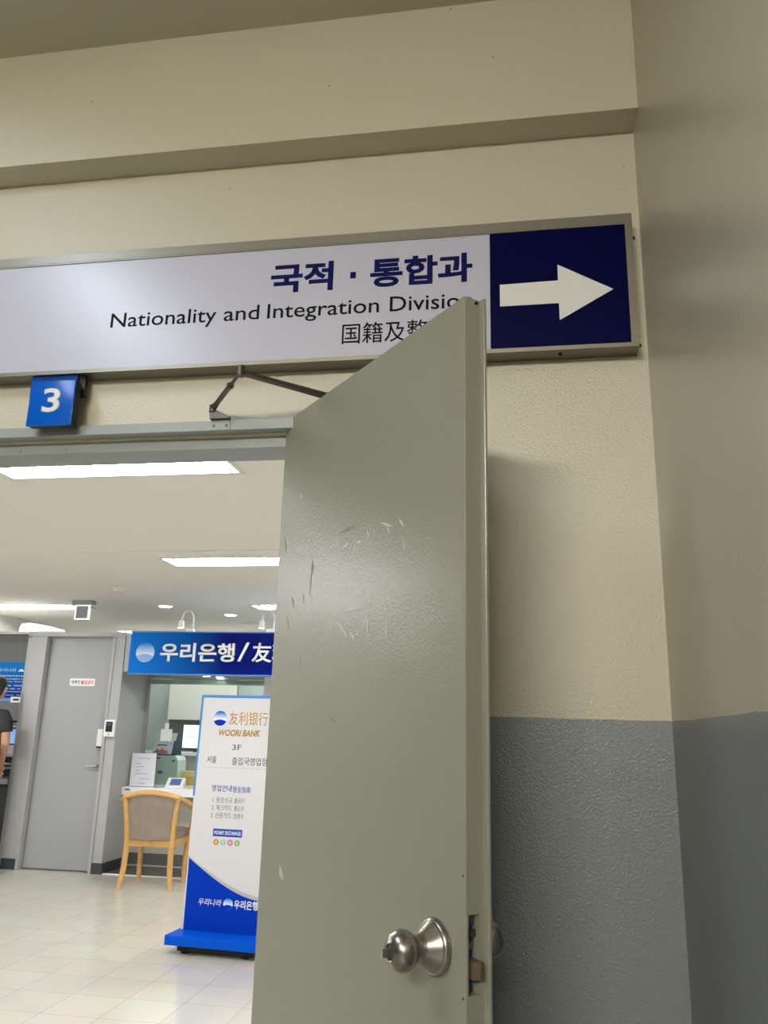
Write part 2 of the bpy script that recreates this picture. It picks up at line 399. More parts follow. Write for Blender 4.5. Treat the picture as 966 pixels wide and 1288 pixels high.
# partition with the grey door
PY = 7.60
b = MB()
b.box(-4.85, -4.70, PY, PY+0.14, 0, 2.18)
b.box(-3.935, -3.836, PY, PY+0.14, 0, 2.18)
b.box(-3.95, -3.836, PY+0.14, 8.25, 0, 2.226)
b.box(-4.95, -4.85, PY+0.10, 9.6, 0, 2.18)
struct('wall_partition', b, M_HALLGREY, 'light grey partition framing the grey door', 'wall')
b = MB().box(-4.885, -3.836, PY-0.012, PY+0.14, 2.18, 2.226)
b.box(-4.70, -4.672, PY-0.012, PY+0.10, 0, 2.18).box(-3.963, -3.935, PY-0.012, PY+0.10, 0, 2.18)
b.box(-4.672, -3.963, PY+0.06, PY+0.10, 2.15, 2.18)
struct('trim_3', b, M_HALLGREY, 'light grey steel frame around the bank staff door', 'door frame')
b = MB().box(-4.85, -4.70, PY-0.012, PY, 0, 0.095).box(-3.935, -3.828, PY-0.012, PY, 0, 0.095).box(-3.836, -3.824, PY, 8.09, 0, 0.095)
struct('baseboard_partition', b, M_BASEB, 'charcoal skirting beside the grey door and counter', 'baseboard')

# grey staff door
d2 = thing('door_2', 'grey staff door with a small red and black notice', 'door', (-4.672, PY+0.06, 0), 0, None, 'structure')
MB().box(0.003, 0.706, 0, 0.04, 0.012, 2.148, 0.002).build('door_panel', M_HALLGREY2, d2)
h = MB().cyl((0.672, -0.012, 0.946), (0.672, 0, 0.946), 0.026).cyl((0.672, -0.045, 0.946), (0.672, -0.012, 0.946), 0.010)
h.tube([(0.672, -0.045, 0.946), (0.64, -0.048, 0.947), (0.56, -0.048, 0.950)], [0.010, 0.009, 0.007])
h.build('door_handle', M_STEEL, d2, True)
lk = MB().box(0.628, 0.694, -0.030, 0, 1.130, 1.292, 0.012).build('digital_lock', M_WHITE, d2, True)
lk['label'] = 'white digital lock'
MB().box(0.630, 0.692, -0.026, 0, 1.116, 1.1295, 0.004).build('battery_cover', M_BLACK, lk)
n = MB().box(0.262, 0.528, -0.003, 0, 1.700, 1.772).build('notice', M_WHITE, d2)
text('lettering', '외부인', 0.280, 0.372, 1.716, 1.756, -0.003, M_GREYT, n, bold=0.025)
text('lettering', '출입금지', 0.382, 0.512, 1.716, 1.756, -0.003, M_REDT, n, bold=0.025)

# access reader on the partition, right of the door
ar = thing('access_reader', 'white access reader with dark screen on the partition beside the door lock', 'card reader', (-3.894, PY, 1.222))
MB().box(-0.055, 0.055, -0.032, -0.0005, 0, 0.160, 0.012).build('reader_case', M_WHITE, ar, True)
MB().box(-0.034, 0.034, -0.036, -0.031, 0.046, 0.142, 0.002).build('reader_screen', M_BLACK, ar)
MB().box(-0.022, 0.022, -0.0375, -0.0355, 0.100, 0.132).build('reader_display', mat('dim_blue_display', (0.05, 0.06, 0.12, 1), 0.2), ar)
MB().cyl((0, -0.034, 0.024), (0, -0.0315, 0.024), 0.010).build('reader_button', M_GREYP, ar)

# booth walls behind the teller counter
b = MB().box(-4.95, 0.6, 9.60, 9.68, 0, 2.2)
struct('wall_booth', b, mat('pale_green_grey_wall', (0.50, 0.55, 0.53, 1), 0.5), 'pale green-grey wall behind the teller counter', 'wall')
b = MB().box(-3.826, -0.6, 7.60, 8.19, 1.842, 2.20)
struct('trim_4', b, M_BLUEW, 'grey bulkhead under the bank fascia sign', 'bulkhead')

# ------------------------------------------------------------------ direction sign
sg = thing('direction_sign', 'long white and navy lightbox sign with Korean title and white right-pointing arrow', 'sign', (0, 0, 0))
SX0, SX1 = -2.55, 0.309
b = MB()
FY = 1.893
b.box(SX0, SX1, FY, YW-0.0005, 2.2615, 2.2725)          # bottom tray
b.box(SX0, SX1, FY, YW-0.0005, 2.611, 2.637)            # top
b.box(SX1-0.0185, SX1, FY, YW-0.0005, 2.2725, 2.611)    # right end
b.box(SX0, SX0+0.0185, FY, YW-0.0005, 2.2725, 2.611)
# thin raised inner lip
b.box(SX0+0.0185, SX1-0.0185, FY+0.001, FY+0.004, 2.6065, 2.611)
b.build('sign_frame', M_ALU, sg)
MB().box(SX0+0.019, -0.0542, FY+0.004, FY+0.012, 2.2728, 2.6064).build('white_panel', M_PANELW, sg)
bp = MB().box(-0.0538, SX1-0.019, FY+0.004, FY+0.012, 2.2728, 2.6064).build('navy_panel', M_NAVY, sg)
arr = [(-0.029, 2.3925), (-0.029, 2.4545), (0.1185, 2.4570), (0.1185, 2.5027), (0.2543, 2.4231), (0.1195, 2.3447), (0.1190, 2.3927)]
MB().xz(arr, FY+0.0028, FY+0.0042).build('arrow', M_WHITET, bp)
TY = FY+0.0042
text('title_lettering', '국적', -0.6470, -0.4725, 2.4712, 2.5600, TY, M_NAVYT, sg, bold=0.032)
text('title_lettering', '통합과', -0.3715, -0.0995, 2.4700, 2.5575, TY, M_NAVYT, sg, bold=0.032)
MB().xz([(-0.4260, 2.502), (-0.4105, 2.502), (-0.4105, 2.5205), (-0.4260, 2.5205)], FY+0.0028, TY).build('title_dot', M_NAVYT, sg)
for wd_, wx0, wx1 in (('Nationality', -1.1030, -0.7944), ('and', -0.7732, -0.6733), ('Integration', -0.6507, -0.3448), ('Division', -0.3163, -0.0999)):
    text('english_lettering', wd_, wx0, wx1, 2.3965, 2.4400, TY, M_BLACKT, sg, bold=0.006, cap='N')
text('chinese_lettering', '国籍及整合科', -0.4420, -0.0990, 2.3090, 2.3690, TY, M_BLACKT, sg, bold=0.004)
for p, q in (((SX1, 1.905, 2.571), (SX1+0.006, 1.905, 2.571)), ((SX1, 1.905, 2.268), (SX1+0.006, 1.905, 2.268)), ((0.119, 1.915, 2.2615), (0.119, 1.915, 2.2565))):
    MB().cyl(p, q, 0.0048, 0.0035, 12).build('screw', M_BLACK, sg)

# ------------------------------------------------------------------ number plate "3"
np_ = thing('number_sign', 'blue plate with white number 3 hanging above the door frame', 'sign', (-1.232, 1.87, 2.10))
MB().box(-0.0655, 0.0655, 0.006, 0.031, 0.004, 0.130, 0.003).build('backing_box', M_BLACK, np_)
MB().box(-0.0660, 0.0645, 0.0, 0.006, 0.001, 0.131, 0.0022).build('face_plate', M_SIGNBLUE, np_, True)
MB().box(-0.0885, 0.0480, 0.0315, 0.040, 0.100, 0.1612).build('hanging_bracket', mat('shaded_blue_acrylic', (0.004, 0.04, 0.20, 1), 0.3, spec=0.2), np_)  # bracket blue is darkened for the shade under the sign box
MB().box(-0.0885, 0.0680, 0.0402, 0.052, 0.100, 0.1612).build('bracket_backing', M_BLACK, np_)
text('numeral', '3', -0.0265, 0.0275, 0.0375, 0.1095, 0.0, M_WHITET, np_, bold=0.030, depth=0.0015)

# ------------------------------------------------------------------ open steel door
ex, ey = 0.6539, -0.7566
DW, DT = 0.7765, 0.035
dr = thing('door_1', 'open grey-green steel door with round steel knob', 'door', (-0.5937, 1.95, 0), math.atan2(ey, ex), None, 'structure')
def rnd(cx, cy, r, a0, a1, n=4):
    return [(cx+r*math.cos(a0+(a1-a0)*k/n), cy+r*math.sin(a0+(a1-a0)*k/n)) for k in range(n+1)]
def leaf_profile(notch):
    r = 0.0022
    p = [(0, 0)]
    p += rnd(DW-r, r, r, -PI/2, 0)
    if notch:
        p += [(DW, 0.0055), (DW-0.022, 0.0055), (DW-0.022, 0.0265), (DW, 0.0265)]
    p += [(DW, 0.0345), (DW+0.0115, 0.0350)] + [(DW+0.0128, 0.0362), (DW+0.0128, 0.0400), (DW+0.0115, 0.0415)] + [(0, 0.0415)]
    return p
ZT = 2.1195
MZ0, MZ1 = 0.952, 1.063
b = MB()
b.xy(leaf_profile(False), 0.012, MZ0); b.xy(leaf_profile(True), MZ0, MZ1); b.xy(leaf_profile(False), MZ1, ZT)
b.build('door_leaf', M_DOOR, dr)
lc = MB().box(DW-0.0218, DW-0.018, 0.0057, 0.0263, MZ0+0.001, MZ1-0.001).build('lock_mortise', M_BLUEFILM, dr)
b = MB().box(DW-0.018, DW-0.010, 0.012, 0.024, 1.047, 1.060).box(DW-0.018, DW-0.008, 0.014, 0.026, 1.030, 1.040).box(DW-0.018, DW-0.012, 0.008, 0.020, 0.956, 0.962)
b.build('lock_case_lug', M_DARKM, lc)
MB().cyl((DW-0.018, 0.017, 1.018), (DW-0.010, 0.017, 1.018), 0.005).build('lock_screw', M_BRASS, lc)
b = MB().xy([(DW-0.018, 0.0075), (DW+0.006, 0.0085), (DW+0.011, 0.0200), (DW+0.011, 0.0262), (DW-0.018, 0.0262)], 0.9745, 0.9990)
b.build('latch_bolt', M_BRASS, dr)
MB().cyl((DW, 0.026, 2.112), (DW+0.003, 0.026, 2.112), 0.0032, seg=10).build('edge_plug', M_BLACK, dr)
for zz in (1.118, 0.948):
    MB().cyl((DW-0.006, -0.0006, zz), (DW-0.006, 0.0004, zz), 0.0020, seg=8).build('edge_nick', M_BLACK, dr)
# near knob (inside face) and far knob
KS, KZ = 0.700, 1.005
kn = MB()
kn.lathe([(0.0, 0), (0.0395, 0), (0.0420, 0.002), (0.0422, 0.006), (0.0405, 0.010), (0.0375, 0.0125), (0.0365, 0.0125), (0.0235, 0.030), (0.0195, 0.037), (0.0190, 0.043),
          (0.0225, 0.0475), (0.0280, 0.054), (0.0305, 0.062), (0.0305, 0.067), (0.0280, 0.076), (0.0225, 0.083), (0.0150, 0.087), (0.0125, 0.0880), (0.0112, 0.0870), (0.0108, 0.084), (0.0, 0.084)], (KS, 0, KZ), (0, -1, 0))
kno = kn.build('door_knob', M_STEEL, dr, True)
MB().lathe([(0, 0.0842), (0.0098, 0.0842), (0.0098, 0.0860), (0.0080, 0.0868), (0.0, 0.0868)], (KS, 0, KZ), (0, -1, 0)).build('knob_cylinder', M_DARKM, kno, True)
MB().box(KS-0.0022, KS+0.0022, -0.1010, -0.0868, KZ-0.0065, KZ+0.0065, 0.001).build('thumb_turn', mat('bright_steel', (0.62, 0.60, 0.56, 1), 0.3, 1.0), kno)
fk = MB().lathe([(0.0, 0), (0.040, 0), (0.0422, 0.004), (0.0400, 0.010), (0.0235, 0.028), (0.0195, 0.037), (0.0280, 0.050), (0.0305, 0.060), (0.0280, 0.072), (0.0150, 0.083), (0.0, 0.084)], (KS, 0.0415, KZ), (0, 1, 0))
fk.build('door_knob', M_STEEL, dr, True)
# scuffs on the painted face (s, z in door coordinates)
def scuff(strokes, name, m):
    k = MB()
    for (s0, z0, s1, z1, wd) in strokes:
        d = Vector((s1-s0, 0, z1-z0)); n_ = Vector((-d.z, 0, d.x)).normalized()*wd/2
        pts = [(s0, z0), (s0+0.5*(s1-s0)+n_.x, z0+0.5*(z1-z0)+n_.z), (s1, z1), (s0+0.5*(s1-s0)-n_.x, z0+0.5*(z1-z0)-n_.z)]
        k.xz(pts, -0.00035, 0.0001)
    return k.build(name, m, dr)
scuff([(0.297, 1.575, 0.461, 1.576, 0.004), (0.291, 1.572, 0.293, 1.535, 0.003), (0.327, 1.715, 0.370, 1.722, 0.006), (0.355, 1.735, 0.358, 1.705, 0.005), (0.375, 1.728, 0.379, 1.702, 0.004),
       (0.398, 1.716, 0.420, 1.716, 0.005), (0.440, 1.742, 0.452, 1.712, 0.006), (0.470, 1.738, 0.475, 1.706, 0.004), (0.490, 1.742, 0.545, 1.722, 0.006), (0.520, 1.735, 0.532, 1.705, 0.006), (0.560, 1.738, 0.586, 1.712, 0.006),
       (0.583, 1.700, 0.586, 1.655, 0.003), (0.330, 1.556, 0.352, 1.535, 0.004), (0.345, 1.545, 0.372, 1.518, 0.003), (0.380, 1.530, 0.402, 1.512, 0.004), (0.405, 1.520, 0.425, 1.528, 0.003), (0.448, 1.560, 0.458, 1.515, 0.004),
       (0.112, 1.899, 0.115, 1.874, 0.005), (0.445, 1.555, 0.436, 1.530, 0.003), (0.525, 1.540, 0.527, 1.505, 0.002)], 'tape_residue', M_WORNL)
scuff([(0.193, 1.712, 0.193, 1.678, 0.014), (0.191, 1.690, 0.187, 1.632, 0.006), (0.320, 1.752, 0.392, 1.755, 0.009), (0.090, 1.640, 0.105, 1.612, 0.010), (0.066, 1.600, 0.085, 1.560, 0.005), (0.150, 1.640, 0.158, 1.615, 0.007), (0.027, 1.80, 0.045, 1.755, 0.006), (0.155, 1.50, 0.158, 1.47, 0.003), (0.30, 1.36, 0.345, 1.345, 0.004)], 'dark_scuff', M_WORND)
scuff([(0.104, 1.042, 0.118, 1.014, 0.018), (0.118, 1.030, 0.125, 1.012, 0.010)], 'paint_chip', M_CHIP)

# ------------------------------------------------------------------ door closer
dc = thing('door_closer', 'bronze scissor-arm door closer between door frame and open door', 'door closer', (-0.766, 1.92, 2.105))
L = lambda x, y, z: (x+0.766, y-1.92, z-2.105)
pl = MB().box(-0.026, 0.027, -0.004, -0.0005, -0.016, 0.017, 0.001)
pl = pl.build('foot_plate', M_FRAME, dc)
for sx_ in (-0.017, 0.018):
    MB().cyl((sx_, -0.0065, -0.004), (sx_, -0.0035, -0.004), 0.0038, seg=12).build('screw', M_DARKM, pl)
MB().xz([(-0.028, 0.036), (-0.018, 0.040), (0.027, 0.018), (0.027, 0.012), (-0.026, 0.012)], -0.016, 0.0).build('arm_shoe', M_DARKM, dc)
J = L(-0.656, 1.745, 2.170); F = L(-0.786, 1.908, 2.148)
Jv, Fv = Vector(J), Vector(F)
k = MB()
def lerp(t): return Fv.lerp(Jv, t)
k.tube([lerp(0.0), lerp(0.10), lerp(0.12), lerp(0.60), lerp(0.62)], [0.008, 0.008, 0.0065, 0.0068, 0.008], 12)
k.cyl(lerp(0.62), lerp(0.66), 0.0095, seg=6)
k.tube([lerp(0.66), lerp(0.96)], 0.0042, 10)
k.cyl(Fv+Vector((0, 0, -0.012)), Fv+Vector((0, 0, 0.008)), 0.0095, seg=16)
k.build('forearm_rod', M_DARKM, dc, True)
k = MB().cyl(Jv+Vector((0, 0, -0.010)), Jv+Vector((0, 0, 0.014)), 0.0105, seg=18).cyl(Jv+Vector((0, 0, 0.014)), Jv+Vector((0, 0, 0.018)), 0.006, seg=12)
k.build('elbow_joint', M_DARKM, dc, True)
E0 = Vector(L(-0.470, 1.9045, 2.166))
d_ = (E0-Jv).normalized(); nn = Vector((-d_.y, d_.x, 0))
k = MB()
a0, a1 = Jv+d_*0.004, E0+d_*0.010
k.prism([(0, -0.0065), (0, 0.0065), (1, 0.011), (1, -0.011)], lambda p: a0.lerp(a1, p[0])+nn*p[1]+Vector((0, 0, -0.006)), lambda p: a0.lerp(a1, p[0])+nn*p[1]+Vector((0, 0, 0.004)))
k.build('main_arm', M_DARKM, dc)
rz = math.atan2(ey, ex)
def dl(s, t, z): return L(-0.5937+s*ex-t*ey, 1.95+s*ey+t*ex, z)
k = MB().cyl(dl(0.115, 0.062, 2.10), Vector(E0)+Vector((0, 0, 0.008)), 0.010, seg=16)
k.build('spindle', M_DARKM, dc, True)
k = MB(); bx = bmesh.new(); bmesh.ops.create_cube(bx, size=1)
k.merge(bx, Matrix.Translation(dl(0.16, 0.066, 2.065)) @ Matrix.Rotation(rz, 4, 'Z') @ Matrix.Diagonal((0.25, 0.044, 0.065, 1)))
k.build('closer_body', M_ALU, dc)

# ------------------------------------------------------------------ lights
def fluorescent(name, label, x, y, z, tube_m, along=1.27, wid=0.17, group=None, skirt=0.035):
    t = thing(name, label, 'ceiling light', (x, y, z), 0, group)
    h = along/2; wd = wid/2
    b = MB().box(-h, h, -wd, wd, -0.012, -0.0005)
    b.box(-h, h, -wd, -wd+0.006, -skirt, -0.012).box(-h, h, wd-0.006, wd, -skirt, -0.012)
    b.box(-h, -h+0.006, -wd+0.006, wd-0.006, -skirt, -0.012).box(h-0.006, h, -wd+0.006, wd-0.006, -skirt, -0.012)
    if skirt > 0.03: b.box(-h+0.006, h-0.006, -0.012, 0.012, -skirt+0.006, -0.012)
    b.build('fixture_housing', M_FIX, t)
    for yy in (-0.045, 0.045):
        MB().cyl((-h+0.035, yy, -0.026), (h-0.035, yy, -0.026), 0.0125, seg=12).build('fluorescent_tube', tube_m, t, True)
        MB().cyl((-h+0.008, yy, -0.026), (-h+0.035, yy, -0.026), 0.014, seg=10).build('lamp_holder', M_WHITE, t)
        MB().cyl((h-0.035, yy, -0.026), (h-0.008, yy, -0.026), 0.014, seg=10).build('lamp_holder', M_WHITE, t)
    return t
G = 'fluorescent lights on the hall ceiling'
lab = {(3.595, -1.995): 'long twin-tube fluorescent light just below the door frame header',
       (5.925, -2.07): 'twin-tube fluorescent light in the second row, cut off by the open door',
       (8.28, -2.12): 'short stretch of fluorescent light above the fascia spotlights, by the door edge',
       (8.28, -5.41): 'fluorescent light behind the hanging emergency sign',
       (10.6, -4.78): 'far fluorescent light just above the blue fascia corner'}
def recessed(label, x, y):
    t = thing('ceiling_light', label, 'ceiling light', (x, y, HZ), 0, G)
    a, c = LH-0.0005, LW-0.0005
    b = MB().box(-a, a, -c, c, 0.082, 0.088)
    for s_ in (-1, 1):
        b.prism([(s_*c, 0.0), (s_*(c-0.012), 0.0), (s_*(c-0.055), 0.082), (s_*c, 0.082)], lambda p: (-a, p[0], p[1]), lambda p: (a, p[0], p[1]))
        b.prism([(s_*a, 0.0), (s_*(a-0.012), 0.0), (s_*(a-0.012), 0.082), (s_*a, 0.082)], lambda p: (p[0], -c, p[1]), lambda p: (p[0], c, p[1]))
    b.build('reflector_tray', M_FIX, t)
    f = MB(); e = 0.014
    f.box(-a-e, a+e, -c-e, -c+0.012, -0.004, -0.0002).box(-a-e, a+e, c-0.012, c+e, -0.004, -0.0002)
    f.box(-a-e, -a+0.012, -c+0.012, c-0.012, -0.004, -0.0002).box(a-0.012, a+e, -c+0.012, c-0.012, -0.004, -0.0002)
    f.build('trim_flange', M_FIX, t)
    for yy in (-0.062, 0.062):
        MB().cyl((-a+0.045, yy, 0.030), (a-0.045, yy, 0.030), 0.0128, seg=14).build('fluorescent_tube', M_TUBE, t, True)
        for s_ in (-1, 1):
            MB().cyl((s_*(a-0.013), yy, 0.030), (s_*(a-0.045), yy, 0.030), 0.0138, seg=12).build('lamp_holder', M_HALLGREY, t)
    return t
for yy, xs_ in LIGHTS.items():
    for xx in xs_:
        recessed(lab.get((yy, xx), 'twin-tube fluorescent light on the hall ceiling, outside the picture'), xx, yy)
CG = 'fluorescent lights on the corridor ceiling'
for (x, y, m, sk, rz_) in ((-1.90, 0.30, M_CTUBE, 0.05, PI/2), (-1.30, -3.30, M_WTUBE, 0.014, 0), (-0.35, -4.70, M_WTUBE, 0.014, 0)):
    t = fluorescent('ceiling_light', 'fluorescent light on the corridor ceiling, out of the picture', x, y, ZC-0.0005, m, 1.27, 0.17, CG, sk)
    t.rotation_euler.z = rz_
for (x, y, lb) in ((-3.72, 8.19, 'round recessed ceiling downlight nearer the hanging emergency sign'), (-3.22, 8.84, 'round recessed ceiling downlight nearer the open door edge')):
    t = thing('downlight', lb, 'downlight', (x, y, HZ-0.0005), 0, 'round ceiling downlights above the bank fascia')
    MB().lathe([(0.066, -0.003), (0.066, -0.008), (0.078, -0.010), (0.084, -0.004), (0.084, 0.0)], (0, 0, 0), (0, 0, 1)).build('trim_ring', M_FIX, t, True)
    MB().cyl((0, 0, -0.008), (0, 0, -0.001), 0.066, seg=32).build('lens', M_DOWN, t)
for (x, y, lb) in ((-3.128, 8.02, 'small round downlight under the bulkhead, nearer the front'), (-3.035, 8.145, 'small round downlight added for the reflection in the glass screen')):  # the second one is added in place of a reflection in the glass
    t = thing('downlight', lb, 'downlight', (x, y, 1.8415), 0, 'small downlights under the bulkhead')
    MB().lathe([(0.036, -0.003), (0.036, -0.008), (0.044, -0.008), (0.047, 0.0)], (0, 0, 0), (0, 0, 1)).build('trim_ring', M_FIX, t, True)
    MB().cyl((0, 0, -0.007), (0, 0, -0.001), 0.036, seg=24).build('lens', M_DOWN, t)
# smoke detector and sprinkler disc
t = thing('smoke_detector', 'small white smoke detector on the hall ceiling', 'smoke detector', (-3.69, 7.06, HZ-0.0005))
MB().lathe([(0.075, 0), (0.075, -0.012), (0.05, -0.022), (0.048, -0.035), (0.03, -0.042), (0, -0.042)], (0, 0, 0), (0, 0, 1)).build('detector_body', M_WHITE, t, True)
MB().cyl((0.035, 0, -0.045), (0.035, 0, -0.036), 0.004, seg=8).build('indicator', M_REDT, t)
t = thing('ceiling_vent', 'faint round white vent disc on the hall ceiling', 'vent', (-3.25, 9.6, HZ-0.0005))
MB().lathe([(0.10, 0), (0.10, -0.006), (0.085, -0.014), (0.0, -0.014)], (0, 0, 0), (0, 0, 1)).build('vent_plate', M_WHITE, t, True)
MB().lathe([(0.06, -0.014), (0.06, -0.022), (0.0, -0.024)], (0, 0, 0), (0, 0, 1)).build('vent_cap', M_WHITE, t, True)
# emergency exit sign hanging from the ceiling
t = thing('exit_sign', 'square edge-lit emergency sign hanging from the hall ceiling', 'sign', (-4.47, 7.85, HZ-0.0005))
MB().box(-0.115, 0.115, -0.04, 0.04, -0.045, 0, 0.004).build('ceiling_mount', M_GREYP, t)
MB().box(-0.085, 0.075, -0.012, 0.012, -0.196, -0.0455).build('lit_edge_panel', M_GLOWG, t)
MB().box(-0.070, 0.060, -0.0135, -0.012, -0.184, -0.055).build('grey_face', M_GREYP, t)
MB().tube([(0.076, 0, -0.065), (0.12, 0.0, -0.075), (0.145, 0, -0.085)], 0.006, 8).build('cable', M_GREYP, t)

# ------------------------------------------------------------------ bank fascia sign and its spot lamps
FX, FYS, FZ = -3.731, 7.50, 1.822
fs = thing('fascia_sign', 'glossy blue bank fascia sign with white raised Korean lettering above the counter', 'sign', (FX, FYS, FZ))
MB().box(0, 2.50, 0, 0.098, 0, 0.392, 0.004).build('sign_box', M_FASCIA, fs)
MB().box(-0.004, 2.504, -0.004, 0.098, 0.392, 0.402).box(-0.004, 2.504, -0.004, 0.098, -0.010, 0.0).build('sign_edge_trim', M_EDGEBLUE, fs)
def fl(x): return x-FX
def emblem(parent, cx, y, cz, r, depth=0.004, top=(0.004, 0.10, 0.50, 1), pale=(0.75, 0.85, 0.92, 1), low=None):
    m = gradient_mat('emblem_dome', pale, top, -0.25*r, 0.85*r, axis='Z')
    e = MB().xz(disc(0, 0, r), -depth, 0).build('emblem', m, parent)
    e.location = (cx, y, cz)
    pts = [(r*0.985*math.cos(a), r*0.985*math.sin(a)) for a in [PI+0.36+(PI-0.72)*k/24 for k in range(25)]]
    arc = [(r*0.92*(1-2*k/16), -0.36*r+0.22*r*math.sin(PI*k/16)) for k in range(17)]
    MB().xz(pts+arc[1:-1], -depth-0.0012, -depth+0.0003).build('emblem_base', low or M_BANB, e)
    wv = [(r*0.94*(1-2*k/20), -0.30*r+0.30*r*math.sin(PI*k/20)) for k in range(21)]+[(r*0.92*(-1+2*k/16), -0.37*r+0.22*r*math.sin(PI*k/16)) for k in range(17)]
    MB().xz(wv, -depth-0.0008, -depth+0.0003).build('emblem_wave', M_WHITET, e)
    return e
emblem(fs, fl(-3.566), 0, 0.198, 0.094, 0.01, (0.05, 0.22, 0.60, 1), (0.55, 0.68, 0.80, 1), mat('pale_emblem_blue', (0.20, 0.34, 0.62, 1), 0.3))
text('raised_lettering', '우리은행', fl(-3.412), fl(-2.657), 0.112, 0.292, 0, M_WHITET, fs, bold=0.032, depth=0.02)
MB().xz([(fl(-2.625), 0.122), (fl(-2.600), 0.122), (fl(-2.518), 0.300), (fl(-2.543), 0.300)], -0.02, 0).build('raised_slash', M_WHITET, fs)
text('raised_lettering', '友利银行', fl(-2.490), fl(-1.700), 0.112, 0.300, 0, M_WHITET, fs, bold=0.022, depth=0.02)
for (x, lb) in ((-3.150, 'white gooseneck spot lamp on the fascia top, over the lettering'), (-2.335, 'white gooseneck spot lamp on the fascia top, next to the open door')):
    t = thing('gooseneck_lamp', lb, 'lamp', (x, 7.54, FZ+0.4025), 0, 'gooseneck lamps on the fascia')
    MB().box(-0.035, 0.045, -0.03, 0.03, 0, 0.028, 0.004).build('lamp_base', M_WHITE, t)
    pts = [(0.03, 0, 0.028)] + [(-0.025+0.055*math.cos(a), -0.02*math.sin(a*0.5), 0.13+0.075*math.sin(a)) for a in [PI*k/12 for k in range(13)]] + [(-0.085, -0.02, 0.11)]
    MB().tube(pts, 0.0085, 10).build('gooseneck', M_WHITE, t, True)
    MB().lathe([(0.0, 0.0), (0.022, 0.0), (0.026, -0.02), (0.030, -0.072), (0.028, -0.074)], (-0.085, -0.02, 0.112), (0, 0, 1)).build('lamp_head', M_WHITE, t, True)
    MB().cyl((-0.085, -0.02, 0.040), (-0.085, -0.02, 0.046), 0.026, seg=20).build('lamp_lens', M_DOWN, t)

# ------------------------------------------------------------------ teller counter
struct('trim_5', MB().box(-3.822, -0.6, 7.625, 8.098, 0.0, 0.006), M_DKGREY, 'dark recessed floor under the teller counter', 'floor recess')
struct('trim_6', MB().box(-3.822, -0.6, 7.605, 7.624, 0.0, 0.009), M_WHITE, 'thin white strip edging the dark floor recess', 'floor strip')
tc = thing('teller_counter', 'white teller counter with beige front under the bank fascia', 'counter', (-3.834, 7.842, 0))
MB().box(0.0, 3.2, 0, 0.80, 0.680, 0.755, 0.003).build('worktop', M_COUNTER, tc)
MB().box(0.010, 3.2, 0.26, 0.28, 0.128, 0.680).build('front_panel', M_BEIGEP, tc)
MB().box(0.010, 3.2, 0.265, 0.285, 0.022, 0.1275).build('kickboard', M_DKGREY, tc)
MB().box(0.010, 3.2, 0.262, 0.285, 0.007, 0.0215).build('kick_rail', M_GREYP, tc)
MB().box(-0.35, 3.2, 0.86, 0.88, 0.0, 1.035).build('raised_panel', M_BEIGEP, tc)
MB().box(-0.35, 3.2, 0.80, 1.35, 1.036, 1.066).build('raised_shelf', M_COUNTER, tc)
lb_ = MB().box(0.032, 0.088, -0.0015, 0, 0.714, 0.746).build('shelf_label', M_COUNTER, tc)
k = MB()
for i in range(5): k.box(0.036+i*0.010, 0.044+i*0.010, -0.0025, -0.0012, 0.722+0.004*(i % 2), 0.740)
k.build('label_print', M_GREYT, lb_)
gs = thing('glass_screen', 'clear glass screen with thin grey frame on the teller counter', 'glass screen', (-3.836, 8.19, 0.7555))
MB().box(0.030, 3.2, 0.0, 0.008, 0.002, 1.060).build('glass_pane', M_GLASS, gs)
MB().box(0.002, 0.030, -0.02, 0.03, 0, 1.086).box(0.030, 3.2, -0.02, 0.03, 1.060, 1.086).build('screen_frame', M_REVEAL, gs)
MB().box(1.275, 1.385, -0.03, 0.0, 0.0, 1.086).build('screen_post', mat('white_steel_post', (0.66, 0.68, 0.68, 1), 0.4), gs)
MB().box(0.030, 1.27, 0.010, 0.030, 1.004, 1.055).build('top_rail', M_MINT, gs)

# things on and behind the counter
t = thing('notice_stand', 'clear stand holding a white printed sheet on the counter by the partition', 'notice stand', (-3.672, 7.93, 0.7555))
MB().box(-0.128, 0.128, -0.004, -0.0005, 0.004, 0.315).build('paper_sheet', M_PAPER, t)
MB().box(-0.130, 0.130, 0.0, 0.004, 0, 0.318).box(-0.130, 0.130, 0.004, 0.07, 0, 0.004).build('acrylic_back', M_GLASS, t)
k = MB()
for (x0, x1, z) in ((-0.06, 0.07, 0.265), (-0.08, -0.02, 0.215), (-0.08, 0.01, 0.185), (-0.085, -0.03, 0.150), (-0.085, 0.05, 0.120), (-0.03, 0.08, 0.072), (-0.05, 0.03, 0.030)):
    k.box(x0, x1, -0.0045, -0.0038, z, z+0.004)
k.build('printed_lines', M_GREYT2, t)
t = thing('signature_pad', 'small white signature pad with blue screen on the counter', 'tablet', (-3.345, 7.985, 0.7555), 0.15)
MB().yz([(-0.06, 0), (-0.062, 0.012), (0.045, 0.088), (0.060, 0.088), (0.060, 0)], -0.085, 0.085).build('pad_body', M_WHITE, t)
k = MB().yz([(-0.045, 0.0255), (0.032, 0.0802), (0.032, 0.0792), (-0.045, 0.0245)], -0.050, 0.055)
k.build('pad_screen', mat('blue_grey_screen', (0.10, 0.17, 0.38, 1), 0.25), t)
t = thing('receipt_printer', 'pale mint printer behind the glass under the desk calendar', 'printer', (-3.64, 8.42, 0.7555))
pr = [(-0.155, 0), (0.150, 0), (0.162, 0.12), (0.158, 0.24), (0.140, 0.275), (0.110, 0.286), (-0.150, 0.280), (-0.158, 0.24)]
MB().xz(pr, -0.10, 0.12).build('printer_case', M_MINT, t)
MB().box(-0.115, -0.035, -0.104, -0.0995, 0.255, 0.266).build('paper_slot', M_BLACK, t)
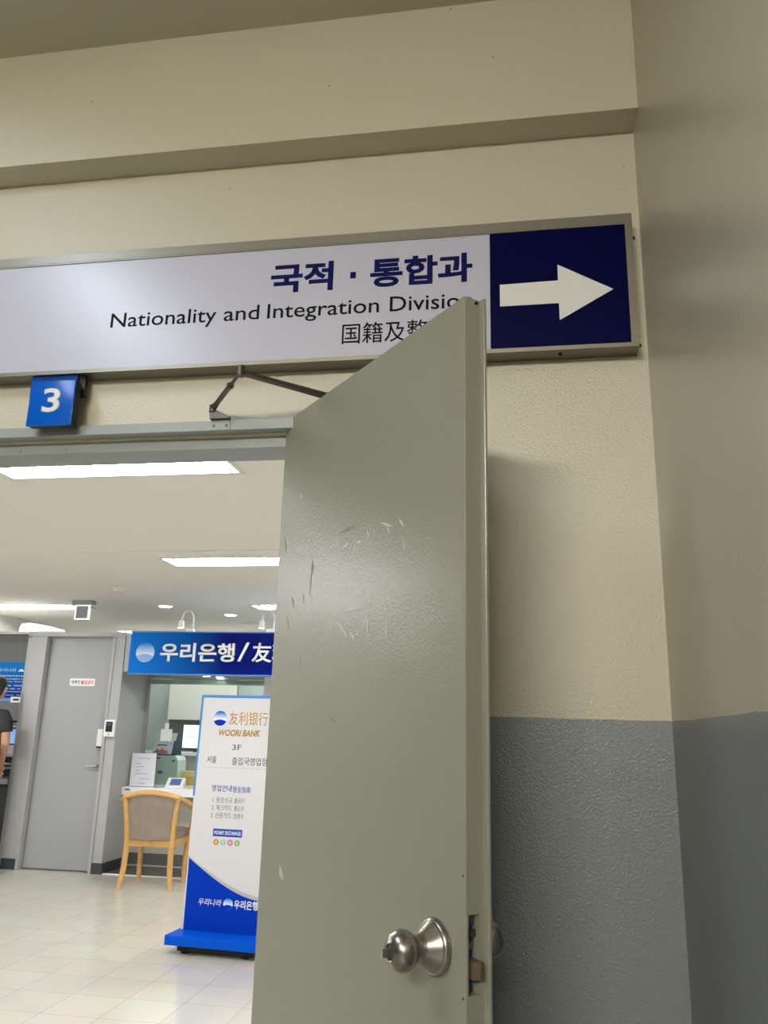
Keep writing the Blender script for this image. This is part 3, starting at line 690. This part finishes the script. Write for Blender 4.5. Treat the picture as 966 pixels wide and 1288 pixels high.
MB().box(0.095, 0.125, -0.104, -0.0995, 0.225, 0.245).build('control_button', M_GREYT2, t)
MB().box(-0.150, -0.085, -0.125, -0.0995, 0.055, 0.100).build('output_tray', M_BLACK, t)
MB().box(-0.05, 0.0, -0.104, -0.0995, 0.105, 0.135).build('label_plate', M_GREYT2, t)
t = thing('desk_calendar', 'grey desk calendar with red and dark blobs standing on the mint printer', 'calendar', (-3.685, 8.44, 1.0425))
MB().prism([(-0.125, 0.012), (0.105, 0.012), (0.130, 0.225), (-0.075, 0.225)], lambda p: (p[0], -0.06+0.25*p[1], p[1]), lambda p: (p[0], -0.056+0.25*p[1], p[1])).build('calendar_page', mat('pale_grey_page', (0.50, 0.55, 0.56, 1), 0.5), t)
k = MB().yz([(-0.062, 0), (0.0, 0.235), (0.004, 0.235), (0.09, 0), (0.08, 0), (0.0, 0.215), (-0.05, 0)], 0.10, 0.150)
k.box(-0.13, 0.15, -0.065, 0.085, 0.0, 0.010)
k.build('calendar_stand', mat('navy_card', (0.012, 0.022, 0.08, 1), 0.5), t)
k = MB()
k.prism([(-0.105, 0.022), (0.060, 0.022), (0.045, 0.050), (0.020, 0.044), (-0.010, 0.072), (-0.040, 0.046), (-0.070, 0.066)], lambda p: (p[0], -0.0625+0.25*p[1], p[1]), lambda p: (p[0], -0.058+0.25*p[1], p[1]))
k.build('red_print', mat('faded_red_print', (0.40, 0.09, 0.08, 1), 0.5), t)
k = MB()
for (x, z, ww, hh) in ((-0.085, 0.095, 0.130, 0.012), (-0.070, 0.165, 0.030, 0.008), (0.015, 0.125, 0.030, 0.006), (0.070, 0.110, 0.012, 0.010)):
    k.prism([(x, z), (x+ww, z), (x+ww*0.8, z+hh), (x+ww*0.15, z+hh)], lambda p: (p[0], -0.0615+0.25*p[1], p[1]), lambda p: (p[0], -0.058+0.25*p[1], p[1]))
k.build('dark_print', M_GREYT, t)
t = thing('card_holder', 'small white card holder clipped on the glass above the calendar', 'card holder', (-3.572, 8.186, 1.188))
MB().box(-0.062, 0.060, -0.010, 0.0, 0, 0.118, 0.003).build('card_pocket', M_WHITE, t)
MB().box(-0.020, 0.018, -0.014, 0.0, 0.085, 0.178, 0.004).build('clip', M_WHITE, t)
t = thing('monitor', 'lit white computer monitor behind the glass, half hidden by the banner', 'monitor', (-3.44, 8.92, 1.0665))
MB().box(-0.275, 0.275, 0.012, 0.045, 0.030, 0.300, 0.006).build('monitor_case', M_BLACK, t)
sc_ = MB().box(-0.262, 0.262, 0.008, 0.0125, 0.042, 0.288).build('monitor_screen', M_SCREENW, t)
k = MB()
for (x0, x1, z0, z1) in ((-0.20, -0.10, 0.20, 0.205), (-0.20, -0.12, 0.15, 0.17), (-0.08, -0.02, 0.09, 0.23), (-0.20, -0.11, 0.11, 0.115)):
    k.box(x0, x1, 0.0072, 0.0083, z0, z1)
k.build('screen_content', mat('pale_screen_content', (0.5, 0.7, 0.7, 1), 0.3, emit=((0.62, 0.88, 0.88, 1), 0.8)), sc_)
MB().box(-0.03, 0.03, 0.045, 0.07, 0.02, 0.2).box(-0.12, 0.12, -0.02, 0.12, 0, 0.012).build('monitor_stand', M_BLACK, t)
t = thing('gift_box', 'shiny gold box on the counter behind the glass', 'box', (-3.335, 8.42, 0.7555))
MB().box(-0.115, 0.13, -0.06, 0.06, 0, 0.085, 0.003).build('box_base', M_GOLDBOX, t)
MB().box(-0.120, 0.135, -0.064, 0.064, 0.086, 0.135, 0.004).build('box_lid', mat('pale_gold_cardboard', (0.80, 0.60, 0.25, 1), 0.3, 0.2), t)
t = thing('roller_blind', 'white roller blind half lowered over the dark window behind the counter', 'blind', (-3.74, 9.52, 1.415))
MB().box(-0.425, 0.425, 0.0, 0.006, 0.012, 0.43).build('blind_fabric', M_BLIND, t)
MB().cyl((-0.43, 0.012, 0.43), (0.43, 0.012, 0.43), 0.022, seg=16).build('blind_tube', M_WHITE, t, True)
MB().box(-0.425, 0.425, -0.003, 0.009, 0, 0.0115).build('bottom_bar', M_WHITE, t)
b = MB().box(-4.17, -3.33, 9.585, 9.5995, 1.00, 1.90)
struct('window_1', b, M_DKBACK, 'dark window below the white roller blind', 'window')

# ------------------------------------------------------------------ wooden armchair
ch = thing('armchair', 'honey-coloured wooden armchair with taupe upholstered back at the teller counter', 'chair', (-3.165, 7.25, 0), math.radians(5.5))
for s in (-1, 1):
    MB().tube([(s*0.197, -0.195, 0.385), (s*0.196, -0.197, 0.30), (s*0.202, -0.205, 0.15), (s*0.222, -0.222, 0.0)], [(0.022, 0.026), (0.022, 0.026), (0.021, 0.025), (0.019, 0.022)], 12).build('leg', M_WOOD, ch, True)
    MB().tube([(s*0.262, 0.205, 0.600), (s*0.245, 0.215, 0.48), (s*0.215, 0.215, 0.36), (s*0.205, 0.210, 0.18), (s*0.205, 0.205, 0.0)], [(0.019, 0.022), (0.021, 0.024), (0.022, 0.025), (0.020, 0.023), (0.018, 0.020)], 12).build('leg', M_WOOD, ch, True)
    MB().tube([(s*0.197, -0.195, 0.37), (s*0.205, -0.212, 0.50), (s*0.222, -0.232, 0.64), (s*0.235, -0.240, 0.735)], [(0.021, 0.024), (0.020, 0.023), (0.019, 0.022), (0.018, 0.021)], 12).build('back_stile', M_WOOD, ch, True)
    MB().tube([(s*0.228, -0.238, 0.740), (s*0.282, -0.165, 0.706), (s*0.308, -0.03, 0.650), (s*0.302, 0.10, 0.618), (s*0.268, 0.205, 0.602)], [(0.020, 0.024), (0.022, 0.026), (0.022, 0.028), (0.020, 0.028), (0.018, 0.026)], 12).build('armrest', M_WOOD, ch, True)
pts = [(-0.238+0.476*k/16, -0.240-0.030*math.sin(PI*k/16), 0.738+0.040*math.sin(PI*k/16)) for k in range(17)]
MB().tube(pts, [(0.023, 0.022)]*17, 12).build('top_rail', M_WOOD, ch, True)
k = MB()
rail = [(-0.195, -0.200), (0.195, -0.200), (0.232, 0.05), (0.215, 0.232), (-0.215, 0.232), (-0.232, 0.05)]
k.xy(rail, 0.335, 0.388)
k.build('seat_rail', M_WOOD, ch)
seat = [(-0.185, -0.190), (0.185, -0.190), (0.225, 0.05), (0.210, 0.225), (-0.210, 0.225), (-0.225, 0.05)]
bmx = bmesh.new()
vs = [bmx.verts.new((x*f, y*f, z)) for (f, z) in ((1, 0.389), (1.015, 0.42), (0.98, 0.455), (0.80, 0.470)) for (x, y) in seat]
for r_ in range(3):
    for c_ in range(6):
        bmx.faces.new((vs[r_*6+c_], vs[r_*6+(c_+1) % 6], vs[(r_+1)*6+(c_+1) % 6], vs[(r_+1)*6+c_]))
bmx.faces.new(vs[18:24]); bmx.faces.new(list(reversed(vs[0:6])))
k = MB(); k.merge(bmx); k.build('seat_cushion', M_FABRIC, ch)
# curved upholstered back
bmx = bmesh.new(); NU, NV = 14, 10
def back(u, v, t):
    hw = 0.182+(0.222-0.182)*v; x = -hw+2*hw*u
    y = -0.197-0.040*v-0.034*math.sin(PI*u)+t*(1-0.25*abs(2*u-1)**6)
    z = 0.392+(0.350+0.036*math.sin(PI*u))*v
    return (x, y, z)
gA = [[bmx.verts.new(back(i/NU, j/NV, -0.006)) for i in range(NU+1)] for j in range(NV+1)]
gB = [[bmx.verts.new(back(i/NU, j/NV, 0.038)) for i in range(NU+1)] for j in range(NV+1)]
for j in range(NV):
    for i in range(NU):
        bmx.faces.new((gA[j][i], gA[j][i+1], gA[j+1][i+1], gA[j+1][i])); bmx.faces.new((gB[j][i], gB[j+1][i], gB[j+1][i+1], gB[j][i+1]))
for j in range(NV):
    bmx.faces.new((gA[j][0], gA[j+1][0], gB[j+1][0], gB[j][0])); bmx.faces.new((gA[j][NU], gB[j][NU], gB[j+1][NU], gA[j+1][NU]))
for i in range(NU):
    bmx.faces.new((gA[0][i], gB[0][i], gB[0][i+1], gA[0][i+1])); bmx.faces.new((gA[NV][i], gA[NV][i+1], gB[NV][i+1], gB[NV][i]))
bmesh.ops.recalc_face_normals(bmx, faces=bmx.faces[:])
k = MB(); k.merge(bmx); k.build('backrest', M_FABRIC, ch, True)

# ------------------------------------------------------------------ banner stand
bn = thing('banner_stand', 'tall white and blue bank banner stand beside the open door', 'banner', (-1.838, 5.33, 0), math.radians(-4.1))
MB().box(-0.305, 0.305, -0.175, 0.045, 0.050, 0.105, 0.004).build('stand_base', M_BASEBLUE, bn)
MB().box(-0.235, 0.285, -0.135, 0.030, 0.016, 0.0495).build('under_frame', M_BLACK, bn)
for (x, y) in ((-0.20, -0.10), (0.20, -0.10), (-0.20, 0.01), (0.20, 0.01)):
    MB().cyl((x, y, 0), (x, y, 0.0155), 0.022, 0.026, 16).build('foot', M_BLACK, bn)
PW0, PW1, PH0, PH1 = 0.283, 0.262, 0.1055, 1.537
def pw(z): return PW0+(PW1-PW0)*(z-PH0)/(PH1-PH0)
MB().xz([(-PW0, PH0), (PW0, PH0), (PW1, PH1), (-PW1, PH1)], 0.0, 0.03).build('banner_panel', M_BANW, bn)
b = MB().xz([(-pw(0.9)-0.005, 0.9), (-pw(0.9)+0.006, 0.9), (-PW1+0.007, PH1-0.010), (PW1-0.007, PH1-0.010), (pw(0.9)-0.006, 0.9), (pw(0.9)+0.005, 0.9), (PW1+0.006, PH1+0.006), (-PW1-0.006, PH1+0.006)], -0.004, 0.031)
b.build('banner_top_edge', M_EDGEBLUE, bn)
def curve(t): return 0.530-0.235*math.sin(t*PI/2*0.98)**1.0
cv = [(-0.276+0.553*k/24, curve(k/24)) for k in range(25)]
MB().xz([(-PW0+0.014, PH0)]+[(x if 0 < i < 24 else (-pw(z)+0.010 if i == 0 else pw(z)), z) for i, (x, z) in enumerate(cv)]+[(PW0, PH0)], -0.003, 0.0005).build('blue_field', M_BANB, bn)
MB().xz([(x, z) for x, z in cv]+[(x, z+0.004+0.018*math.sin(min(1, (i/24)*1.6)*PI/2)) for i, (x, z) in reversed(list(enumerate(cv)))], -0.004, 0.0005).build('silver_curve', M_GREYLINE, bn)
emblem(bn, -0.124, 0, 1.392, 0.0485, 0.002)
text('gold_lettering', '友利银行', -0.062, 0.212, 1.352, 1.437, 0, M_GOLD, bn, bold=0.004)
text('gold_lettering', 'WOORI BANK', -0.128, 0.166, 1.281, 1.322, 0, M_GOLD, bn, bold=0.03, shear=0.2, cap='N')
text('grey_lettering', '3F', -0.026, 0.040, 1.193, 1.228, 0, M_GREYT, bn)
text('grey_lettering', '서울', -0.198, -0.130, 1.108, 1.152, 0, M_GREYT, bn)
text('grey_lettering', '출입국영업점', -0.020, 0.222, 1.100, 1.148, 0, M_GREYT, bn)
MB().box(-0.222, 0.232, -0.001, 0.0003, 1.079, 1.082).build('divider_line', M_GREYLINE, bn)
text('blue_lettering', '영업안내', -0.148, -0.008, 0.932, 0.973, 0, M_BLUET, bn, bold=0.01)
text('blue_lettering', '营业指南', 0.000, 0.122, 0.930, 0.968, 0, M_BLUET, bn)
for i, (a_, b_) in enumerate((('1. 통장신규', '新开户'), ('2. 체크카드', '借记卡'), ('3. 신용카드', '信用卡'))):
    z = 0.862-0.046*i
    text('list_lettering', a_, -0.136-0.003*i, 0.002, z, z+0.036, 0, M_GREYT2, bn)
    text('list_lettering', b_, 0.016, 0.086, z, z+0.034, 0, M_GREYT2, bn)
pt = MB().box(-0.116, 0.084, -0.0015, 0.0003, 0.660, 0.706).build('exchange_plate', M_BLUET, bn)
text('exchange_lettering', 'MONEY EXCHANGE', -0.108, 0.076, 0.672, 0.694, -0.0015, M_WHITET, pt, bold=0.02, cap='N')
for i, (c_, g_) in enumerate((((0.55, 0.20, 0.04, 1), '$'), ((0.25, 0.50, 0.48, 1), '€'), ((0.60, 0.13, 0.30, 1), '₩'), ((0.20, 0.42, 0.08, 1), '¥'))):
    x = -0.090+0.048*i
    cc = MB().xz(disc(x, 0.626, 0.019, 24), -0.0015, 0.0003).build('currency_badge', mat('badge_colour', c_, 0.4), bn)
    text('currency_lettering', g_, x-0.006, x+0.006, 0.617, 0.635, -0.0015, M_WHITET, cc, bold=0.01)
text('white_lettering', '우리나라', -0.180, -0.022, 0.252, 0.292, 0, M_WHITET, bn, bold=0.01, shear=0.15).location = (0, -0.003, 0)
emblem(bn, 0.022, -0.003, 0.270, 0.032, 0.002, (0.03, 0.22, 0.55, 1))
text('white_lettering', '우리은행', 0.062, 0.222, 0.244, 0.296, -0.003, M_WHITET, bn, bold=0.035)

# ------------------------------------------------------------------ cash machine alcove
struct('trim_7', MB().box(-6.12, -4.955, 7.90, 8.9, 2.236, 2.262), M_WHITE, 'white top strip over the cash machine', 'shelf')
struct('trim_8', MB().box(-6.12, -4.955, 7.93, 8.0, 2.150, 2.2355), M_DKGREY, 'dark recess band above the cash machine', 'header')
at = thing('cash_machine', 'grey cash machine with blue poster and blue screen beside the grey door', 'cash machine', (-5.54, 7.92, 0))
MB().box(-0.575, 0.575, 0.0, 0.80, 1.350, 2.148).build('upper_cabinet', M_ATMG, at)
po = MB().box(-0.40, 0.515, -0.006, 0.0, 1.545, 1.945).build('poster', M_POSTER, at)
PLAB = mat('pale_blue_print', (0.45, 0.58, 0.75, 1), 0.5)
MB().box(-0.40, 0.515, -0.0072, -0.0058, 1.545, 1.578).build('poster_border', mat('light_blue_print', (0.06, 0.28, 0.60, 1), 0.4), po)
text('poster_lettering', '우리나라', 0.165, 0.360, 1.842, 1.880, -0.0062, PLAB, po)
MB().xz([(0.385, 1.848), (0.455, 1.848), (0.440, 1.868), (0.420, 1.874), (0.400, 1.866)], -0.0075, -0.0058).build('poster_emblem', M_WHITET, po)
random.seed(3)
for r_, (z, hh) in enumerate(((1.790, 0.022), (1.760, 0.018), (1.735, 0.014), (1.690, 0.022), (1.660, 0.018), (1.635, 0.012), (1.600, 0.012))):
    k = MB(); x = (0.0, 0.06, 0.05, 0.02, 0.10, 0.04, 0.0)[r_]
    while x < 0.47:
        wv_ = random.uniform(0.012, 0.026)*hh/0.02
        if random.random() > 0.2: k.box(x, x+wv_*0.62, -0.0072, -0.0058, z+hh*random.uniform(0.2, 0.4), z+hh*0.85)
        x += wv_
    k.build('poster_text_line', PLAB, po)
tg = MB().box(0.345, 0.480, -0.0090, -0.0060, 1.533, 1.590).build('poster_tag', M_WHITE, at)
MB().box(0.372, 0.440, -0.0100, -0.0088, 1.551, 1.572).build('tag_print', M_GREYT, tg)
MB().box(-0.575, 0.575, 0.0, 0.80, 0.03, 0.735).build('lower_cabinet', M_ATMD, at)
MB().box(-0.575, 0.575, 0.20, 0.80, 0.735, 1.350).build('recess_back', M_ATMD, at)
MB().box(-0.575, 0.575, -0.02, 0.20, 1.318, 1.330).box(-0.575, 0.575, -0.02, 0.20, 1.286, 1.306).build('card_slot_bezel', M_ATMS, at)
MB().yz([(0.00, 1.125), (0.055, 1.268), (0.075, 1.268), (0.02, 1.125)], -0.45, 0.505).build('touch_screen', M_SCREENB, at)
MB().yz([(-0.06, 1.000), (-0.05, 1.058), (0.00, 1.110), (0.06, 1.110), (0.06, 1.000)], -0.50, 0.52).build('keypad_console', M_ATMS, at)
MB().cyl((0.28, -0.058, 1.035), (0.28, -0.05, 1.037), 0.013, seg=16).build('camera_eye', M_BLACK, at)
for (z, x1) in ((0.920, 0.50), (0.880, 0.46)):
    MB().box(-0.45, x1, -0.02, 0.10, z, z+0.014).build('cash_tray_bar', M_ATMS, at)
MB().box(-0.575, 0.500, -0.10, 0.20, 0.737, 0.792, 0.006).build('front_ledge', M_ATMS, at)
MB().box(-0.575, 0.575, -0.005, -0.0005, 0.0, 0.095).build('plinth', M_BASEB, at)
# rounded white unit lying on top of the alcove
t = thing('air_conditioner', 'white rounded air conditioner lying on top of the cash machine alcove', 'air conditioner', (-5.31, 8.30, 2.2625))
pr = [(-0.16, 0), (0.40, 0), (0.40, 0.065), (0.25, 0.090), (0.10, 0.125), (-0.03, 0.145), (-0.13, 0.135), (-0.155, 0.10)]
MB().xz(pr, 0, 0.22).build('unit_body', mat('aged_white_plastic', (0.45, 0.42, 0.39, 1), 0.5), t)
MB().box(0.18, 0.26, -0.003, 0.0, 0.030, 0.050).build('indicator_window', M_GREYP, t)

# ------------------------------------------------------------------ person at the cash machine
def remeshed(mb, name, m, parent, vox=0.010, smooth=4):
    o = mb.build(name, m, None)
    md = o.modifiers.new('r', 'REMESH'); md.mode = 'VOXEL'; md.voxel_size = vox
    ms = o.modifiers.new('s', 'SMOOTH'); ms.iterations = smooth; ms.factor = 0.5
    bpy.context.view_layer.update()
    me = bpy.data.meshes.new_from_object(o.evaluated_get(bpy.context.evaluated_depsgraph_get()))
    old = o.data; o.modifiers.clear(); o.data = me; bpy.data.meshes.remove(old)
    me.name = name
    me.polygons.foreach_set('use_smooth', [True]*len(me.polygons))
    if not me.materials: me.materials.append(m)
    o.parent = parent
    return o
pe = thing('person', 'person in black t-shirt leaning toward the cash machine, cut by the picture edge', 'person', (-5.035, 7.33, 0), math.radians(8))
b = MB()
b.tube([(0, 0, 0.86), (0, 0, 1.00), (0, 0.0, 1.15), (0, 0.005, 1.30), (0, 0.01, 1.40), (0, 0.015, 1.45)], [(0.10, 0.15), (0.105, 0.155), (0.095, 0.145), (0.11, 0.165), (0.10, 0.165), (0.055, 0.09)], 20)
b.tube([(0, 0.015, 1.42), (0.018, 0.03, 1.50), (0.035, 0.05, 1.56)], [0.058, 0.052, 0.055], 16)
b.sphere((0.04, 0.055, 1.645), 0.1, 0.76, 0.95, 1.12)
b.sphere((0.04, 0.085, 1.585), 0.06, 0.95, 1.0, 0.75)
b.tube([(0.04, 0.150, 1.650), (0.04, 0.170, 1.618), (0.04, 0.150, 1.608)], [0.010, 0.015, 0.012], 8)
b.sphere((0.010, 0.136, 1.652), 0.012).sphere((0.070, 0.136, 1.652), 0.012)
b.tube([(0.016, 0.138, 1.580), (0.04, 0.145, 1.578), (0.064, 0.138, 1.580)], 0.007, 8)
for s in (-1, 1):
    b.tube([(0.04+s*0.078, 0.045, 1.665), (0.04+s*0.086, 0.035, 1.655), (0.04+s*0.084, 0.040, 1.625), (0.04+s*0.076, 0.05, 1.612)], [0.010, 0.014, 0.012, 0.008], 8)
    b.tube([(s*0.10, 0, 0.92), (s*0.105, 0.005, 0.72), (s*0.105, 0.01, 0.48), (s*0.108, -0.015, 0.28), (s*0.11, -0.02, 0.09), (s*0.11, -0.015, 0.045)], [0.088, 0.078, 0.055, 0.052, 0.038, 0.04], 16)
    b.tube([(s*0.11, -0.05, 0.04), (s*0.115, 0.06, 0.035), (s*0.12, 0.17, 0.022)], [(0.035, 0.036), (0.030, 0.044), (0.018, 0.040)], 12)
sh = {1: [(0.155, 0.005, 1.395), (0.195, 0.0, 1.33), (0.210, 0.005, 1.14), (0.150, 0.110, 0.985), (0.125, 0.155, 0.930)],
      -1: [(-0.155, 0.005, 1.395), (-0.195, 0.0, 1.33), (-0.215, 0.02, 1.14), (-0.15, 0.24, 1.06), (-0.13, 0.31, 1.05)]}
for s in (-1, 1):
    A = [Vector(p) for p in sh[s]]
    b.tube(A, [0.055, 0.050, 0.040, 0.030, 0.026], 14)
    d = (A[4]-A[3]).normalized(); wr = A[4]; side = Vector((0, 1, 0)) if s > 0 else Vector((1, 0, 0))
    side = (side - d*side.dot(d)).normalized(); palm = d.cross(side)
    b.tube([wr, wr+d*0.04, wr+d*0.085], [(0.020, 0.026), (0.018, 0.036), (0.014, 0.038)] , 12) if False else b.tube([wr-d*0.01, wr+d*0.045, wr+d*0.088], [0.024, 0.030, 0.026], 12)
    for i, (off, ln) in enumerate(((-0.030, 0.060), (-0.010, 0.072), (0.010, 0.068), (0.030, 0.052))):
        p0 = wr+d*0.075+side*off
        b.tube([p0, p0+d*ln*0.45+palm*0.006, p0+d*ln*0.8+palm*0.020, p0+d*ln*0.95+palm*0.034], [0.0095, 0.0092, 0.0085, 0.0075], 8)
    p0 = wr+d*0.03+side*0.028
    b.tube([p0, p0+d*0.03+side*0.022+palm*0.006, p0+d*0.062+side*0.026+palm*0.014], [0.013, 0.0105, 0.0085], 8)
remeshed(b, 'body', M_SKIN, pe, 0.0075, 3)
b = MB().sphere((0.04, 0.038, 1.675), 0.104, 0.86, 1.0, 0.98).sphere((0.04, 0.0, 1.63), 0.085, 0.95, 0.75, 1.0)
b.sphere((0.04, 0.095, 1.715), 0.058, 1.15, 0.8, 0.6)
remeshed(b, 'hair', M_HAIR, pe, 0.010, 3)
b = MB()
b.tube([(0, 0, 0.84), (0, 0, 1.00), (0, 0.0, 1.15), (0, 0.005, 1.30), (0, 0.008, 1.385), (0, 0.012, 1.435)], [(0.118, 0.170), (0.120, 0.172), (0.116, 0.168), (0.128, 0.182), (0.115, 0.170), (0.070, 0.085)], 24)
for s in (-1, 1):
    A = [Vector(p) for p in sh[s]]
    b.tube([A[0]-Vector((s*0.05, 0, 0)), A[0], A[1], A[1].lerp(A[2], 0.45)], [0.066, 0.068, 0.064, 0.062], 16)
remeshed(b, 't_shirt', M_SHIRT, pe, 0.010, 4)
b = MB()
b.tube([(0, 0, 0.80), (0, 0, 0.93), (0, 0, 0.985)], [(0.115, 0.16), (0.116, 0.164), (0.110, 0.158)], 20)
for s in (-1, 1):
    b.tube([(s*0.09, 0, 0.90), (s*0.105, 0.005, 0.70), (s*0.106, 0.008, 0.48), (s*0.110, -0.015, 0.28), (s*0.112, -0.02, 0.075)], [0.102, 0.092, 0.074, 0.070, 0.066], 16)
remeshed(b, 'trousers', M_TROUS, pe, 0.011, 3)
for s in (-1, 1):
    MB().tube([(s*0.11, -0.085, 0.050), (s*0.11, -0.05, 0.050), (s*0.116, 0.06, 0.046), (s*0.12, 0.14, 0.034), (s*0.12, 0.20, 0.030)], [(0.036, 0.030), (0.048, 0.046), (0.044, 0.054), (0.032, 0.050), (0.016, 0.028)], 14).build('shoe', M_BLACK, pe, True)
